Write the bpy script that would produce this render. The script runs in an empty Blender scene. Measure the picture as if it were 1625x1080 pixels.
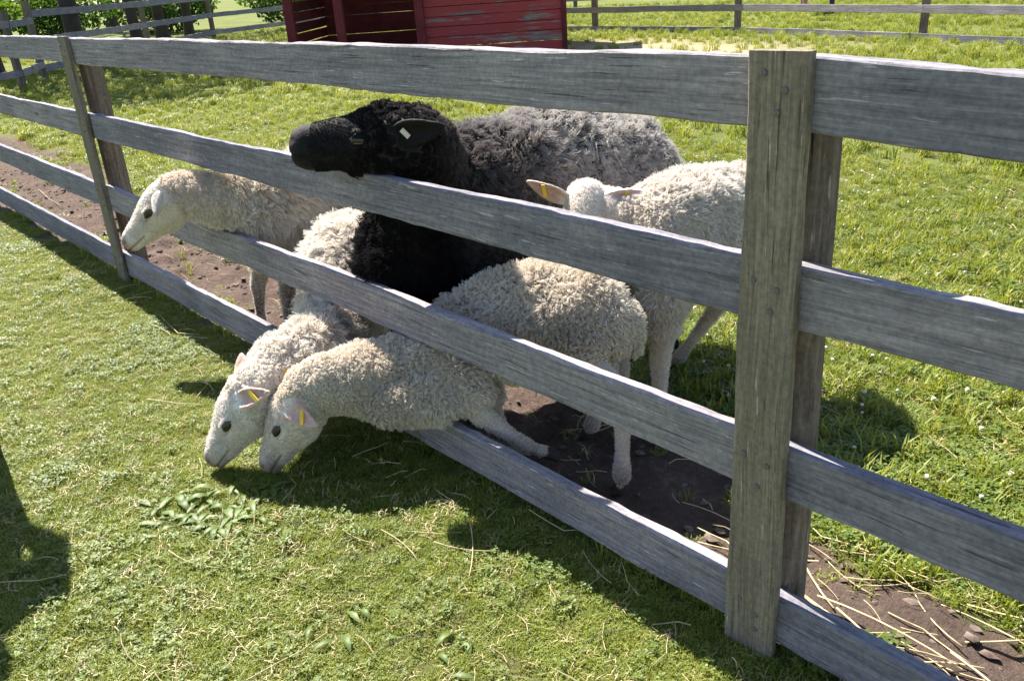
import bpy, bmesh, math, random
import numpy as np
from mathutils import Vector, Matrix, kdtree
random.seed(7); rng = np.random.default_rng(7)
scene = bpy.context.scene
COL = scene.collection

# ------------------------------------------------------------------ camera
cam = bpy.data.cameras.new('camera')
cam_ob = bpy.data.objects.new('camera', cam); COL.objects.link(cam_ob)
cam.sensor_width = 36.0
cam.lens = 1367.9 / 1625 * 36.0
cam.clip_start = 0.05; cam.clip_end = 2000
CP = Vector((0.8774, -1.4276, 1.5034))
pitch, yaw, roll = 0.40354, -0.86838, -0.0709971
fw = Vector((math.sin(yaw)*math.cos(pitch), math.cos(yaw)*math.cos(pitch), -math.sin(pitch)))
rt0 = Vector((math.cos(yaw), -math.sin(yaw), 0)); up0 = rt0.cross(fw)
rt = rt0*math.cos(roll) + up0*math.sin(roll); up = up0*math.cos(roll) - rt0*math.sin(roll)
cam_ob.matrix_world = Matrix(((rt.x, up.x, -fw.x, CP.x), (rt.y, up.y, -fw.y, CP.y), (rt.z, up.z, -fw.z, CP.z), (0, 0, 0, 1)))
scene.camera = cam_ob

# ------------------------------------------------------------------ light
SUN_EL = math.radians(52)
travel = Vector((1.0/math.tan(SUN_EL), -0.105, -1.0)).normalized()      # the way sunlight travels: along the fence
world = bpy.data.worlds.new('World'); scene.world = world; world.use_nodes = True
wn = world.node_tree.nodes; wl = world.node_tree.links
sky = wn.new('ShaderNodeTexSky'); sky.sky_type = 'NISHITA'; sky.sun_disc = False
sky.sun_elevation = SUN_EL; sky.sun_rotation = math.atan2(-travel.x, -travel.y) % (2*math.pi)
sky.air_density = 1.0; sky.dust_density = 0.6; sky.ozone_density = 1.5
bg = wn['Background']; bg.inputs['Strength'].default_value = 0.068
wl.new(sky.outputs[0], bg.inputs['Color'])
sun = bpy.data.lights.new('sun', 'SUN'); sun.energy = 5.0; sun.angle = math.radians(0.55); sun.color = (1.0, 0.95, 0.87)
sun_ob = bpy.data.objects.new('sun', sun); COL.objects.link(sun_ob)
sun_ob.rotation_euler = travel.to_track_quat('-Z', 'Y').to_euler(); sun_ob.location = (-6, 0, 9)
vs = scene.view_settings
vs.view_transform = 'Standard'; vs.look = 'None'; vs.exposure = 1.62; vs.gamma = 1.0; vs.use_curve_mapping = False
scene.cycles.max_bounces = 5; scene.cycles.transparent_max_bounces = 8

# ------------------------------------------------------------------ helpers
def tag(o, label=None, cat=None, group=None, kind=None):
    if label: o['label'] = label
    if cat: o['category'] = cat
    if group: o['group'] = group
    if kind: o['kind'] = kind
    return o
def empty(name, loc):
    o = bpy.data.objects.new(name, None); COL.objects.link(o); o.location = loc; o.empty_display_size = 0.1
    return o
def link(name, data, mat=None, parent=None, mw=None):
    o = bpy.data.objects.new(name, data); COL.objects.link(o)
    if mat is not None and len(data.materials) == 0: data.materials.append(mat)
    if parent is not None: o.parent = parent
    if mw is not None: o.matrix_local = mw
    return o
def mesh(name, v, f, smooth=False):
    me = bpy.data.meshes.new(name); me.from_pydata([tuple(a) for a in v], [], [tuple(a) for a in f]); me.update()
    if smooth: me.polygons.foreach_set('use_smooth', [True]*len(me.polygons))
    return me
# value noise
_perm = rng.random((32, 32, 32))
def vnoise(P, s=1.0, seed=0):
    P = np.asarray(P, float)*s + seed*7.31
    i = np.floor(P).astype(int); f = P - i; f = f*f*(3-2*f)
    i0 = i % 32; i1 = (i+1) % 32
    def g(a, b, c): return _perm[a, b, c]
    x0, y0, z0 = i0[..., 0], i0[..., 1], i0[..., 2]; x1, y1, z1 = i1[..., 0], i1[..., 1], i1[..., 2]
    fx, fy, fz = f[..., 0], f[..., 1], f[..., 2]
    a = g(x0,y0,z0)*(1-fx)+g(x1,y0,z0)*fx; b = g(x0,y1,z0)*(1-fx)+g(x1,y1,z0)*fx
    c = g(x0,y0,z1)*(1-fx)+g(x1,y0,z1)*fx; d = g(x0,y1,z1)*(1-fx)+g(x1,y1,z1)*fx
    return (a*(1-fy)+b*fy)*(1-fz) + (c*(1-fy)+d*fy)*fz
def n2(x, y, s=1.0, seed=0): return vnoise(np.stack([x, y, np.zeros_like(x)+.37], -1), s, seed)
def sstep(a, b, x): t = np.clip((x-a)/(b-a), 0, 1); return t*t*(3-2*t)

# ------------------------------------------------------------------ materials
def new_mat(name):
    m = bpy.data.materials.new(name); m.use_nodes = True
    nt = m.node_tree; return m, nt.nodes, nt.links, nt.nodes['Principled BSDF']
def N(nodes, t, **kw):
    n = nodes.new(t)
    for k, v in kw.items():
        if hasattr(n, k): setattr(n, k, v)
        else: n.inputs[k.replace('_', ' ')].default_value = v
    return n
def ramp(nodes, stops):
    r = nodes.new('ShaderNodeValToRGB'); e = r.color_ramp.elements
    while len(e) < len(stops): e.new(0.5)
    for i, (p, c) in enumerate(stops): e[i].position = p; e[i].color = (*c, 1) if len(c) == 3 else c
    return r
def mixc(nodes, links, fac, a, b, mode='MIX'):
    m = nodes.new('ShaderNodeMix'); m.data_type = 'RGBA'; m.blend_type = mode
    for sock, v in ((0, fac), (6, a), (7, b)):
        if isinstance(v, (int, float)): m.inputs[sock].default_value = v
        elif isinstance(v, tuple): m.inputs[sock].default_value = (*v, 1) if len(v) == 3 else v
        else: links.new(v, m.inputs[sock])
    return m.outputs[2]
def math_n(nodes, links, op, a, b=0.0):
    m = nodes.new('ShaderNodeMath'); m.operation = op
    for i, v in enumerate((a, b)):
        if isinstance(v, (int, float)): m.inputs[i].default_value = v
        else: links.new(v, m.inputs[i])
    return m.outputs[0]

def wood_mat(name, dark, mid, light, knots=True, tint=None, paint=None):
    m, n, l, p = new_mat(name)
    tc = n.new('ShaderNodeTexCoord'); oi = n.new('ShaderNodeObjectInfo')
    off = N(n, 'ShaderNodeVectorMath', operation='SCALE'); off.inputs[0].default_value = (37, 11, 5); l.new(oi.outputs['Random'], off.inputs['Scale'])
    add = N(n, 'ShaderNodeVectorMath', operation='ADD'); l.new(tc.outputs['Object'], add.inputs[0]); l.new(off.outputs[0], add.inputs[1])
    # knots
    mp = n.new('ShaderNodeMapping'); mp.inputs['Scale'].default_value = (1.5, .01, 6.0); l.new(add.outputs[0], mp.inputs['Vector'])
    vo = N(n, 'ShaderNodeTexVoronoi', feature='F1'); vo.inputs['Scale'].default_value = 1.0; vo.inputs['Randomness'].default_value = 1.0
    l.new(mp.outputs[0], vo.inputs['Vector'])
    dist = vo.outputs['Distance']
    inv = math_n(n, l, 'DIVIDE', 0.006, math_n(n, l, 'ADD', dist, 0.10))
    comb = n.new('ShaderNodeCombineXYZ'); l.new(inv, comb.inputs['Z'])
    add2 = N(n, 'ShaderNodeVectorMath', operation='ADD'); l.new(add.outputs[0], add2.inputs[0]); l.new(comb.outputs[0], add2.inputs[1])
    mg = n.new('ShaderNodeMapping'); mg.inputs['Scale'].default_value = (3.2, 60, 105); l.new(add2.outputs[0], mg.inputs['Vector'])
    grain = N(n, 'ShaderNodeTexNoise'); grain.inputs['Scale'].default_value = 1.0; grain.inputs['Detail'].default_value = 7; grain.inputs['Roughness'].default_value = .65
    l.new(mg.outputs[0], grain.inputs['Vector'])
    mg2 = n.new('ShaderNodeMapping'); mg2.inputs['Scale'].default_value = (22, 170, 280); l.new(add2.outputs[0], mg2.inputs['Vector'])
    fine = N(n, 'ShaderNodeTexNoise'); fine.inputs['Scale'].default_value = 1.0; fine.inputs['Detail'].default_value = 4
    l.new(mg2.outputs[0], fine.inputs['Vector'])
    blot = N(n, 'ShaderNodeTexNoise'); blot.inputs['Scale'].default_value = 3.2; blot.inputs['Detail'].default_value = 5; l.new(add.outputs[0], blot.inputs['Vector'])
    r = ramp(n, [(0.22, dark), (0.5, mid), (0.8, light)]); l.new(grain.outputs[0], r.inputs[0])
    c = mixc(n, l, math_n(n, l, 'MULTIPLY', math_n(n, l, 'SUBTRACT', fine.outputs[0], .35), .7), r.outputs[0], tuple(x*.45 for x in dark))
    mc = n.new('ShaderNodeMapping'); mc.inputs['Scale'].default_value = (4.5, 90, 150); l.new(add2.outputs[0], mc.inputs['Vector'])
    ck = N(n, 'ShaderNodeTexNoise'); ck.inputs['Scale'].default_value = 1.0; ck.inputs['Detail'].default_value = 3; l.new(mc.outputs[0], ck.inputs['Vector'])
    rc = ramp(n, [(.66, (0, 0, 0)), (.72, (1, 1, 1))]); l.new(ck.outputs[0], rc.inputs[0])
    c = mixc(n, l, math_n(n, l, 'MULTIPLY', rc.outputs[0], .7), c, tuple(x*.3 for x in dark))
    ms = n.new('ShaderNodeMapping'); ms.inputs['Scale'].default_value = (11, 70, 130); ms.inputs['Location'].default_value = (3.3, 1.7, 9.1); l.new(add.outputs[0], ms.inputs['Vector'])
    sc_ = N(n, 'ShaderNodeTexNoise'); sc_.inputs['Scale'].default_value = 1.0; sc_.inputs['Detail'].default_value = 2; l.new(ms.outputs[0], sc_.inputs['Vector'])
    rs_ = ramp(n, [(.68, (0, 0, 0)), (.74, (1, 1, 1))]); l.new(sc_.outputs[0], rs_.inputs[0])
    c = mixc(n, l, math_n(n, l, 'MULTIPLY', rs_.outputs[0], .6), c, tuple(min(1, x*1.5) for x in light))
    rb = ramp(n, [(0.3, (.62, .62, .66)), (0.7, (1.12, 1.1, 1.06))]); l.new(blot.outputs[0], rb.inputs[0])
    c = mixc(n, l, .75, c, rb.outputs[0], 'MULTIPLY')
    if knots:
        rk = ramp(n, [(0.045, (1, 1, 1)), (0.07, (.7, .7, .7)), (0.10, (0, 0, 0))]); l.new(dist, rk.inputs[0])
        c = mixc(n, l, math_n(n, l, 'MULTIPLY', rk.outputs[0], .8), c, tuple(x*.35 for x in dark))
    iso = N(n, 'ShaderNodeTexNoise'); iso.inputs['Scale'].default_value = 70; iso.inputs['Detail'].default_value = 7; iso.inputs['Roughness'].default_value = .7; l.new(add.outputs[0], iso.inputs['Vector'])
    ri = ramp(n, [(.33, (.66, .66, .67)), (.66, (1.2, 1.19, 1.17))]); l.new(iso.outputs[0], ri.inputs[0])
    c = mixc(n, l, .85, c, ri.outputs[0], 'MULTIPLY')
    vr = ramp(n, [(0, (.78, .8, .84)), (1, (1.1, 1.07, 1.02))]); l.new(oi.outputs['Random'], vr.inputs[0])
    c = mixc(n, l, 1.0, c, vr.outputs[0], 'MULTIPLY')
    if paint:
        pn = N(n, 'ShaderNodeTexNoise'); pn.inputs['Scale'].default_value = .9; pn.inputs['Detail'].default_value = 8; pn.inputs['Roughness'].default_value = .7
        mpp = n.new('ShaderNodeMapping'); mpp.inputs['Scale'].default_value = (1, 1, 9); l.new(add.outputs[0], mpp.inputs['Vector']); l.new(mpp.outputs[0], pn.inputs['Vector'])
        pr_ = ramp(n, [(0.535, (0, 0, 0)), (0.60, (1, 1, 1))]); l.new(pn.outputs[0], pr_.inputs[0])
        c = mixc(n, l, pr_.outputs[0], paint, c)
    l.new(c, p.inputs['Base Color']); p.inputs['Roughness'].default_value = .85
    p.inputs['Specular IOR Level'].default_value = .25
    b = n.new('ShaderNodeBump'); b.inputs['Strength'].default_value = .8; b.inputs['Distance'].default_value = .005
    l.new(math_n(n, l, 'ADD', math_n(n, l, 'ADD', grain.outputs[0], math_n(n, l, 'MULTIPLY', fine.outputs[0], .5)), math_n(n, l, 'SUBTRACT', math_n(n, l, 'MULTIPLY', iso.outputs[0], .5), math_n(n, l, 'MULTIPLY', rc.outputs[0], .6))), b.inputs['Height']); l.new(b.outputs[0], p.inputs['Normal'])
    return m
M_RAIL = wood_mat('weathered_rail_wood', (.13, .12, .13), (.34, .315, .345), (.56, .525, .55))
M_COVER = wood_mat('treated_board_wood', (.13, .108, .08), (.30, .255, .19), (.46, .40, .31))
M_LOG = wood_mat('post_log_wood', (.09, .065, .05), (.23, .18, .145), (.42, .35, .29))
M_RED = wood_mat('red_painted_wood', (.12, .10, .09), (.30, .26, .24), (.45, .40, .38), False, paint=(.36, .060, .062))
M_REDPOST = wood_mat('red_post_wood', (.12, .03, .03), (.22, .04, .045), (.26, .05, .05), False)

def simple_mat(name, col, rough=.7, spec=.3, noise=None, scale=20):
    m, n, l, p = new_mat(name); p.inputs['Roughness'].default_value = rough; p.inputs['Specular IOR Level'].default_value = spec
    if noise:
        t = N(n, 'ShaderNodeTexNoise'); t.inputs['Scale'].default_value = scale; t.inputs['Detail'].default_value = 5
        tc = n.new('ShaderNodeTexCoord'); l.new(tc.outputs['Object'], t.inputs['Vector'])
        r = ramp(n, [(.3, col), (.7, noise)]); l.new(t.outputs[0], r.inputs[0]); l.new(r.outputs[0], p.inputs['Base Color'])
    else: p.inputs['Base Color'].default_value = (*col, 1)
    return m
M_NAIL = simple_mat('galvanised_nail', (.09, .08, .08), .5, .5, (.2, .17, .15), 300)
M_TAG = simple_mat('yellow_tag_plastic', (.75, .52, .03), .4, .5)
M_EYE = simple_mat('sheep_eye', (.012, .008, .006), .12, .6)
M_PALE = simple_mat('pale_tag_plastic', (.75, .72, .6), .4, .5)

def leaf_mat(name, cols, transl=.35):
    m, n, l, p = new_mat(name)
    oi = n.new('ShaderNodeObjectInfo'); ge = n.new('ShaderNodeNewGeometry')
    tn = N(n, 'ShaderNodeTexNoise'); tn.inputs['Scale'].default_value = 1.3; tn.inputs['Detail'].default_value = 3
    l.new(ge.outputs['Position'], tn.inputs['Vector'])
    f = math_n(n, l, 'ADD', math_n(n, l, 'MULTIPLY', oi.outputs['Random'], .45), math_n(n, l, 'MULTIPLY', ge.outputs['Random Per Island'], .35))
    f = math_n(n, l, 'ADD', f, math_n(n, l, 'MULTIPLY', tn.outputs[0], .4))
    k = len(cols); r = ramp(n, [(.15+.85*i/(k-1), c) for i, c in enumerate(cols)]); l.new(f, r.inputs[0])
    l.new(r.outputs[0], p.inputs['Base Color']); p.inputs['Roughness'].default_value = .5; p.inputs['Specular IOR Level'].default_value = .35
    tr = n.new('ShaderNodeBsdfTranslucent'); l.new(mixc(n, l, 1.0, r.outputs[0], (1.5, 1.35, .6), 'MULTIPLY'), tr.inputs['Color'])
    mx = n.new('ShaderNodeMixShader'); mx.inputs[0].default_value = transl
    out = n['Material Output']; l.new(p.outputs[0], mx.inputs[1]); l.new(tr.outputs[0], mx.inputs[2]); l.new(mx.outputs[0], out.inputs['Surface'])
    return m
M_GRASS = leaf_mat('grass_blades', [(.085, .13, .018), (.17, .22, .03), (.26, .30, .05), (.34, .34, .10)])
M_CLOVER = leaf_mat('clover_leaves', [(.075, .12, .018), (.13, .185, .03), (.19, .235, .045)])
M_DRY = leaf_mat('dry_grass', [(.30, .24, .10), (.42, .35, .17), (.5, .44, .26)], .2)
M_WEED = leaf_mat('weed_leaves', [(.06, .10, .018), (.10, .155, .028), (.17, .23, .05)], .3)
M_LEAF = leaf_mat('tree_leaves', [(.025, .06, .012), (.05, .11, .02), (.10, .18, .03)], .4)
M_STRAW = simple_mat('straw', (.40, .31, .16), .7, .2, (.58, .48, .29), 40)
M_FLOWER = simple_mat('clover_flower', (.75, .72, .66), .8, .1, (.6, .5, .45), 60)
M_BARK = wood_mat('tree_bark', (.03, .024, .02), (.085, .065, .055), (.16, .13, .11), False)

# ------------------------------------------------------------------ ground
def dirt(x, y):
    n1 = n2(x, y, 2.3, 1); nn = n2(x, y, 7.0, 2); n3 = n2(x, y, 22.0, 3)
    near = sstep(-2.2, -3.6, x)
    hw = .20 + .10*near + .35*sstep(-4, -9, x)
    yc = .28 + .06*near + .2*sstep(-4, -9, x)
    d = 1 - np.abs(y-yc)/hw
    v = d*1.1 + (n1-.5)*1.0 + (nn-.5)*.8 + (n3-.5)*.45
    a = sstep(.02, .30, v)
    e = 1 - np.sqrt(((x+1.0)/.85)**2 + ((y-.42)/.36)**2)           # trodden soil under the lambs
    a = np.maximum(a, sstep(-.05, .25, e*1.3 + (nn-.5)*.7+(n3-.5)*.4))
    a = np.maximum(a, .9*sstep(.62, .75, n2(x, y, 3.1, 5)*.6+n2(x, y, 11, 6)*.4)*(y < 0)*.4)   # thin spots on the lawn
    hay = np.exp(-(((x+10.8)/3.5)**2 + ((y-11.2)/1.6)**2))
    return np.clip(a, 0, 1), np.clip(hay*2.8*(n2(x, y, 1.5, 8)*.8+.3), 0, 1)
def gheight(x, y):
    a, _ = dirt(x, y)
    return (n2(x, y, .8, 11)-.5)*.03*np.minimum(1, np.abs(y)*2+.2) + a*((n2(x, y, 9, 12)-.5)*.05+(n2(x, y, 24, 13)-.5)*.03) - a*.012
def axis(c, fine, half, far):
    u = [0.0]; s = fine
    while u[-1] < far:
        if u[-1] > half: s *= 1.12
        u.append(u[-1]+s)
    u = np.array(u); return np.concatenate([c-u[::-1][:-1], c+u])
gx = axis(-2.2, .045, 3.2, 500); gyy = axis(.5, .04, 1.9, 500)
GX, GY = np.meshgrid(gx, gyy, indexing='ij'); GZ = gheight(GX, GY)
nx, ny = GX.shape
V = np.stack([GX, GY, GZ], -1).reshape(-1, 3)
ii = np.arange(nx*ny).reshape(nx, ny)
F = np.stack([ii[:-1, :-1], ii[1:, :-1], ii[1:, 1:], ii[:-1, 1:]], -1).reshape(-1, 4)
gm = bpy.data.meshes.new('ground'); gm.vertices.add(len(V)); gm.vertices.foreach_set('co', V.ravel())
gm.loops.add(F.size); gm.loops.foreach_set('vertex_index', F.ravel()); gm.polygons.add(len(F)); gm.polygons.foreach_set('loop_start', np.arange(0, F.size, 4))
gm.update(calc_edges=True); gm.polygons.foreach_set('use_smooth', [True]*len(F))
da, ha = dirt(V[:, 0], V[:, 1])
for nm, arr in (('dirt', da), ('hay', ha)):
    at = gm.attributes.new(nm, 'FLOAT', 'POINT'); at.data.foreach_set('value', arr.astype('f'))
m, n, l, p = new_mat('ground_soil_and_turf')
ge = n.new('ShaderNodeNewGeometry')
def tex(scale, det=6, rough=.6):
    t = N(n, 'ShaderNodeTexNoise'); t.inputs['Scale'].default_value = scale; t.inputs['Detail'].default_value = det; t.inputs['Roughness'].default_value = rough
    l.new(ge.outputs['Position'], t.inputs['Vector']); return t.outputs[0]
ad = N(n, 'ShaderNodeAttribute', attribute_name='dirt'); ah = N(n, 'ShaderNodeAttribute', attribute_name='hay')
turf = ramp(n, [(.3, (.07, .085, .022)), (.5, (.13, .15, .04)), (.7, (.21, .21, .07))]); l.new(math_n(n, l, 'ADD', math_n(n, l, 'MULTIPLY', tex(.5), .5), math_n(n, l, 'MULTIPLY', tex(18), .5)), turf.inputs[0])
soil = ramp(n, [(.3, (.07, .048, .04)), (.55, (.14, .10, .08)), (.75, (.27, .21, .17))]); l.new(math_n(n, l, 'ADD', math_n(n, l, 'MULTIPLY', tex(4), .5), math_n(n, l, 'MULTIPLY', tex(45), .5)), soil.inputs[0])
hayc = ramp(n, [(.3, (.30, .23, .13)), (.7, (.55, .44, .28))]); l.new(tex(25), hayc.inputs[0])
c = mixc(n, l, ad.outputs['Fac'], turf.outputs[0], soil.outputs[0]); c = mixc(n, l, ah.outputs['Fac'], c, hayc.outputs[0])
l.new(c, p.inputs['Base Color']); p.inputs['Roughness'].default_value = .95; p.inputs['Specular IOR Level'].default_value = .1
b = n.new('ShaderNodeBump'); b.inputs['Strength'].default_value = .9; b.inputs['Distance'].default_value = .03; l.new(tex(42, 9, .72), b.inputs['Height']); l.new(b.outputs[0], p.inputs['Normal'])
ground = link('ground', gm, m); tag(ground, kind='structure')

# ------------------------------------------------------------------ grass (stuff)
def blade(vs_, fs_, base, h, w, lean, az, curl=1.0):
    d = np.array([math.cos(az), math.sin(az)]); s = np.array([-d[1], d[0]])*w*.5
    k = len(vs_)
    p0 = np.array(base); p1 = p0 + np.array([*(d*lean*h*.35), h*.6]); p2 = p0 + np.array([*(d*lean*h*(.8+.3*curl)), h*(1-.25*lean*curl)])
    for q, ww in ((p0, 1.0), (p1, .85)):
        vs_.append((q[0]-s[0]*ww, q[1]-s[1]*ww, q[2])); vs_.append((q[0]+s[0]*ww, q[1]+s[1]*ww, q[2]))
    vs_.append(tuple(p2)); fs_ += [(k, k+1, k+3, k+2), (k+2, k+3, k+4)]
def tuft(nb, hmin, hmax, w, spread, lean):
    v, f = [], []
    for i in range(nb):
        a = random.uniform(0, 2*math.pi); r = spread*math.sqrt(random.random())
        blade(v, f, (r*math.cos(a), r*math.sin(a), -.003), random.uniform(hmin, hmax), w*random.uniform(.7, 1.3), random.uniform(*lean), random.uniform(0, 2*math.pi))
    return mesh('grass_tuft', v, f)
def clover(nl):
    v, f = [], []
    for i in range(nl):
        a = random.uniform(0, 6.28); r = .022*math.sqrt(random.random()); c = np.array([r*math.cos(a), r*math.sin(a), random.uniform(.010, .026)])
        tilt = random.uniform(-.4, .4); t0 = random.uniform(0, 6.28)
        for j in range(3):
            an = t0 + j*2.094; R = random.uniform(.0045, .0075)
            d = np.array([math.cos(an), math.sin(an), tilt*math.cos(an-a)+.15]); s = np.array([-math.sin(an), math.cos(an), .1])
            k = len(v)
            for q in (c, c+d*R*.7+s*R*.5, c+d*R*1.15+s*R*.3, c+d*R*1.15-s*R*.3, c+d*R*.7-s*R*.5): v.append(tuple(q))
            f.append((k, k+1, k+2, k+3, k+4))
    return mesh('clover_tuft', v, f)
tcol = bpy.data.collections.new('turf_pieces')
tufts = [('a', tuft(24, .010, .026, .0019, .020, (.2, 1.1)), M_GRASS), ('b', tuft(24, .008, .019, .0022, .022, (.4, 1.4)), M_GRASS),
         ('c', clover(9), M_CLOVER), ('d', tuft(14, .03, .075, .0034, .018, (.2, .9)), M_GRASS), ('e', tuft(7, .012, .035, .0022, .022, (.8, 1.6)), M_DRY),
         ('f', tuft(26, .05, .12, .006, .05, (.3, 1.0)), M_GRASS)]
for nm, me, mt in tufts:
    me.materials.append(mt); o = bpy.data.objects.new('turf_piece_'+nm, me); tcol.objects.link(o)
def in_view(P, margin=.12):
    d = P - np.array(CP); z = d @ np.array(fw); x = d @ np.array(rt)/np.maximum(z, .01); y = d @ np.array(up)/np.maximum(z, .01)
    return (z > .2) & (np.abs(x) < 812/1368+margin) & (np.abs(y) < 540/1368+margin)
def scatter(name, xr, yr, dens, picks, probs, smin, smax, dfall=None, dirtmul=1.0, label=None):
    area = (xr[1]-xr[0])*(yr[1]-yr[0]); k = int(area*dens)
    x = rng.uniform(*xr, k); y = rng.uniform(*yr, k)
    a, h = dirt(x, y); keep = rng.random(k) > np.clip(a*dirtmul + h*.8, 0, .985)
    patch = n2(x, y, 1.1, 21)*.6 + n2(x, y, 4.2, 22)*.4
    keep &= rng.random(k) < .55 + patch*.7
    P = np.stack([x, y, gheight(x, y)], -1); keep &= in_view(P)
    if dfall: keep &= rng.random(k) < dfall(np.linalg.norm(P-np.array(CP), axis=1))
    P = P[keep]; k = len(P); patch = patch[keep]
    me = bpy.data.meshes.new(name); me.vertices.add(k); me.vertices.foreach_set('co', P.ravel())
    idx = rng.choice(picks, k, p=probs)
    sw = rng.random(k) < sstep(.62, .9, n2(P[:, 0], P[:, 1], 2.6, 31))*.22      # clover spreads in patches
    if 2 in picks: idx = np.where(sw, 2, idx)
    s = rng.uniform(smin, smax, k)*(.55+.95*patch)
    at = me.attributes.new('idx', 'INT', 'POINT'); at.data.foreach_set('value', idx.astype('i'))
    at = me.attributes.new('scl', 'FLOAT', 'POINT'); at.data.foreach_set('value', s.astype('f'))
    at = me.attributes.new('rotz', 'FLOAT', 'POINT'); at.data.foreach_set('value', rng.uniform(0, 6.28, k).astype('f'))
    ob = link(name, me); tag(ob, label, 'grass', kind='stuff')
    ng = bpy.data.node_groups.new(name, 'GeometryNodeTree')
    ng.interface.new_socket('Geometry', in_out='INPUT', socket_type='NodeSocketGeometry'); ng.interface.new_socket('Geometry', in_out='OUTPUT', socket_type='NodeSocketGeometry')
    nn, ll = ng.nodes, ng.links
    gi = nn.new('NodeGroupInput'); go = nn.new('NodeGroupOutput'); ip = nn.new('GeometryNodeInstanceOnPoints')
    ci = nn.new('GeometryNodeCollectionInfo'); ci.inputs[0].default_value = tcol; ci.inputs['Separate Children'].default_value = True; ci.inputs['Reset Children'].default_value = True
    def na(nm, ty):
        q = nn.new('GeometryNodeInputNamedAttribute'); q.data_type = ty; q.inputs['Name'].default_value = nm; return q.outputs['Attribute']
    cx = nn.new('ShaderNodeCombineXYZ'); ll.new(na('rotz', 'FLOAT'), cx.inputs[2])
    er = nn.new('FunctionNodeEulerToRotation'); ll.new(cx.outputs[0], er.inputs[0])
    ip.inputs['Pick Instance'].default_value = True
    ll.new(gi.outputs[0], ip.inputs['Points']); ll.new(ci.outputs[0], ip.inputs['Instance']); ll.new(na('idx', 'INT'), ip.inputs['Instance Index'])
    ll.new(er.outputs[0], ip.inputs['Rotation']); ll.new(na('scl', 'FLOAT'), ip.inputs['Scale']); ll.new(ip.outputs[0], go.inputs[0])
    md = ob.modifiers.new('scatter', 'NODES'); md.node_group = ng
    return ob
scatter('lawn_grass', (-9, .4), (-1.6, -.02), 5200, [0, 1, 2, 4], [.50, .42, .03, .05], .8, 1.2, lambda d: np.clip(3.6/d, .35, 1), 1.0, 'short mown lawn grass with clover in front of the near fence')
scatter('pasture_grass', (-11, 2.4), (.0, 5.0), 2600, [0, 1, 2, 3, 4], [.42, .30, .10, .12, .06], 1.0, 1.7, lambda d: np.clip(3.0/d, .2, 1)**1.2, 1.0, 'grazed pasture grass with clover behind the near fence')
scatter('far_pasture_grass', (-34, 6), (5.0, 26), 75, [5, 3], [.7, .3], .8, 1.6, lambda d: np.clip(10/d, .25, 1), 1.0, 'long pasture grass around the red shed and the far fences')
scatter('far_lawn_grass', (-24, -9), (-3, 5), 90, [5, 3], [.5, .5], .6, 1.1, None, 1.0, 'grass at the far end of the near fence')

# ------------------------------------------------------------------ planks, fences
def plank_mesh(name, L, w, t, seed=0, step=.045, wob=.0045, ch=.004):
    k = max(2, int(L/step)); xs = np.linspace(-L/2, L/2, k+1)
    prof = [(-t/2+ch, -w/2), (t/2-ch, -w/2), (t/2, -w/2+ch), (t/2, w/2-ch), (t/2-ch, w/2), (-t/2+ch, w/2), (-t/2, w/2-ch), (-t/2, -w/2+ch)]
    v = []
    for x in xs:
        for j, (py, pz) in enumerate(prof):
            q = np.array([[x, py*4, pz*4]])
            e = (vnoise(q, 3.1, seed)[0]-.5)*wob*2 + (vnoise(q, 17.0, seed+1)[0]-.5)*wob*1.3
            bow = (vnoise(np.array([[x*.5, 0, 0]]), 1.0, seed+2)[0]-.5)*wob*2
            v.append((x, py + e*.5*np.sign(py) + bow*.5, pz + e*np.sign(pz) + bow))
    f = []
    for i in range(k):
        for j in range(8):
            a = i*8+j; b_ = i*8+(j+1) % 8; f.append((a, b_, b_+8, a+8))
    f.append(tuple(range(7, -1, -1))); f.append(tuple(k*8+j for j in range(8)))
    return mesh(name, v, f)
def frame(x, z, loc):
    x = Vector(x).normalized(); z = Vector(z); z = (z - x*z.dot(x)).normalized(); y = z.cross(x)
    return Matrix(((x.x, y.x, z.x, loc[0]), (x.y, y.y, z.y, loc[1]), (x.z, y.z, z.z, loc[2]), (0, 0, 0, 1)))
_pseed = [0]
def plank(name, p0, p1, wdir, w, t, mat, parent=None, base=(0, 0, 0), step=.045, wob=.0045):
    _pseed[0] += 1
    p0, p1 = Vector(p0)-Vector(base), Vector(p1)-Vector(base)
    me = plank_mesh(name, (p1-p0).length, w, t, _pseed[0], step, wob)
    return link(name, me, mat, parent, frame(p1-p0, wdir, (p0+p1)/2))
def log_mesh(name, L, r, flat=.0, seed=0):
    k = 24; rings = 12; v = []; f = []
    for i in range(rings+1):
        x = -L/2 + L*i/rings
        for j in range(k):
            a = 2*math.pi*j/k; rr = r*(1+.05*(vnoise(np.array([[x*2, math.cos(a), math.sin(a)]]), 2.2, seed)[0]-.5))
            v.append((x, rr*math.cos(a), rr*math.sin(a)))
    for i in range(rings):
        for j in range(k): f.append((i*k+j, i*k+(j+1) % k, (i+1)*k+(j+1) % k, (i+1)*k+j))
    f.append(tuple(range(k-1, -1, -1))); f.append(tuple(rings*k+j for j in range(k)))
    me = mesh(name, v, f); me.polygons.foreach_set('use_smooth', [len(q.vertices) == 4 for q in me.polygons]); return me

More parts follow.
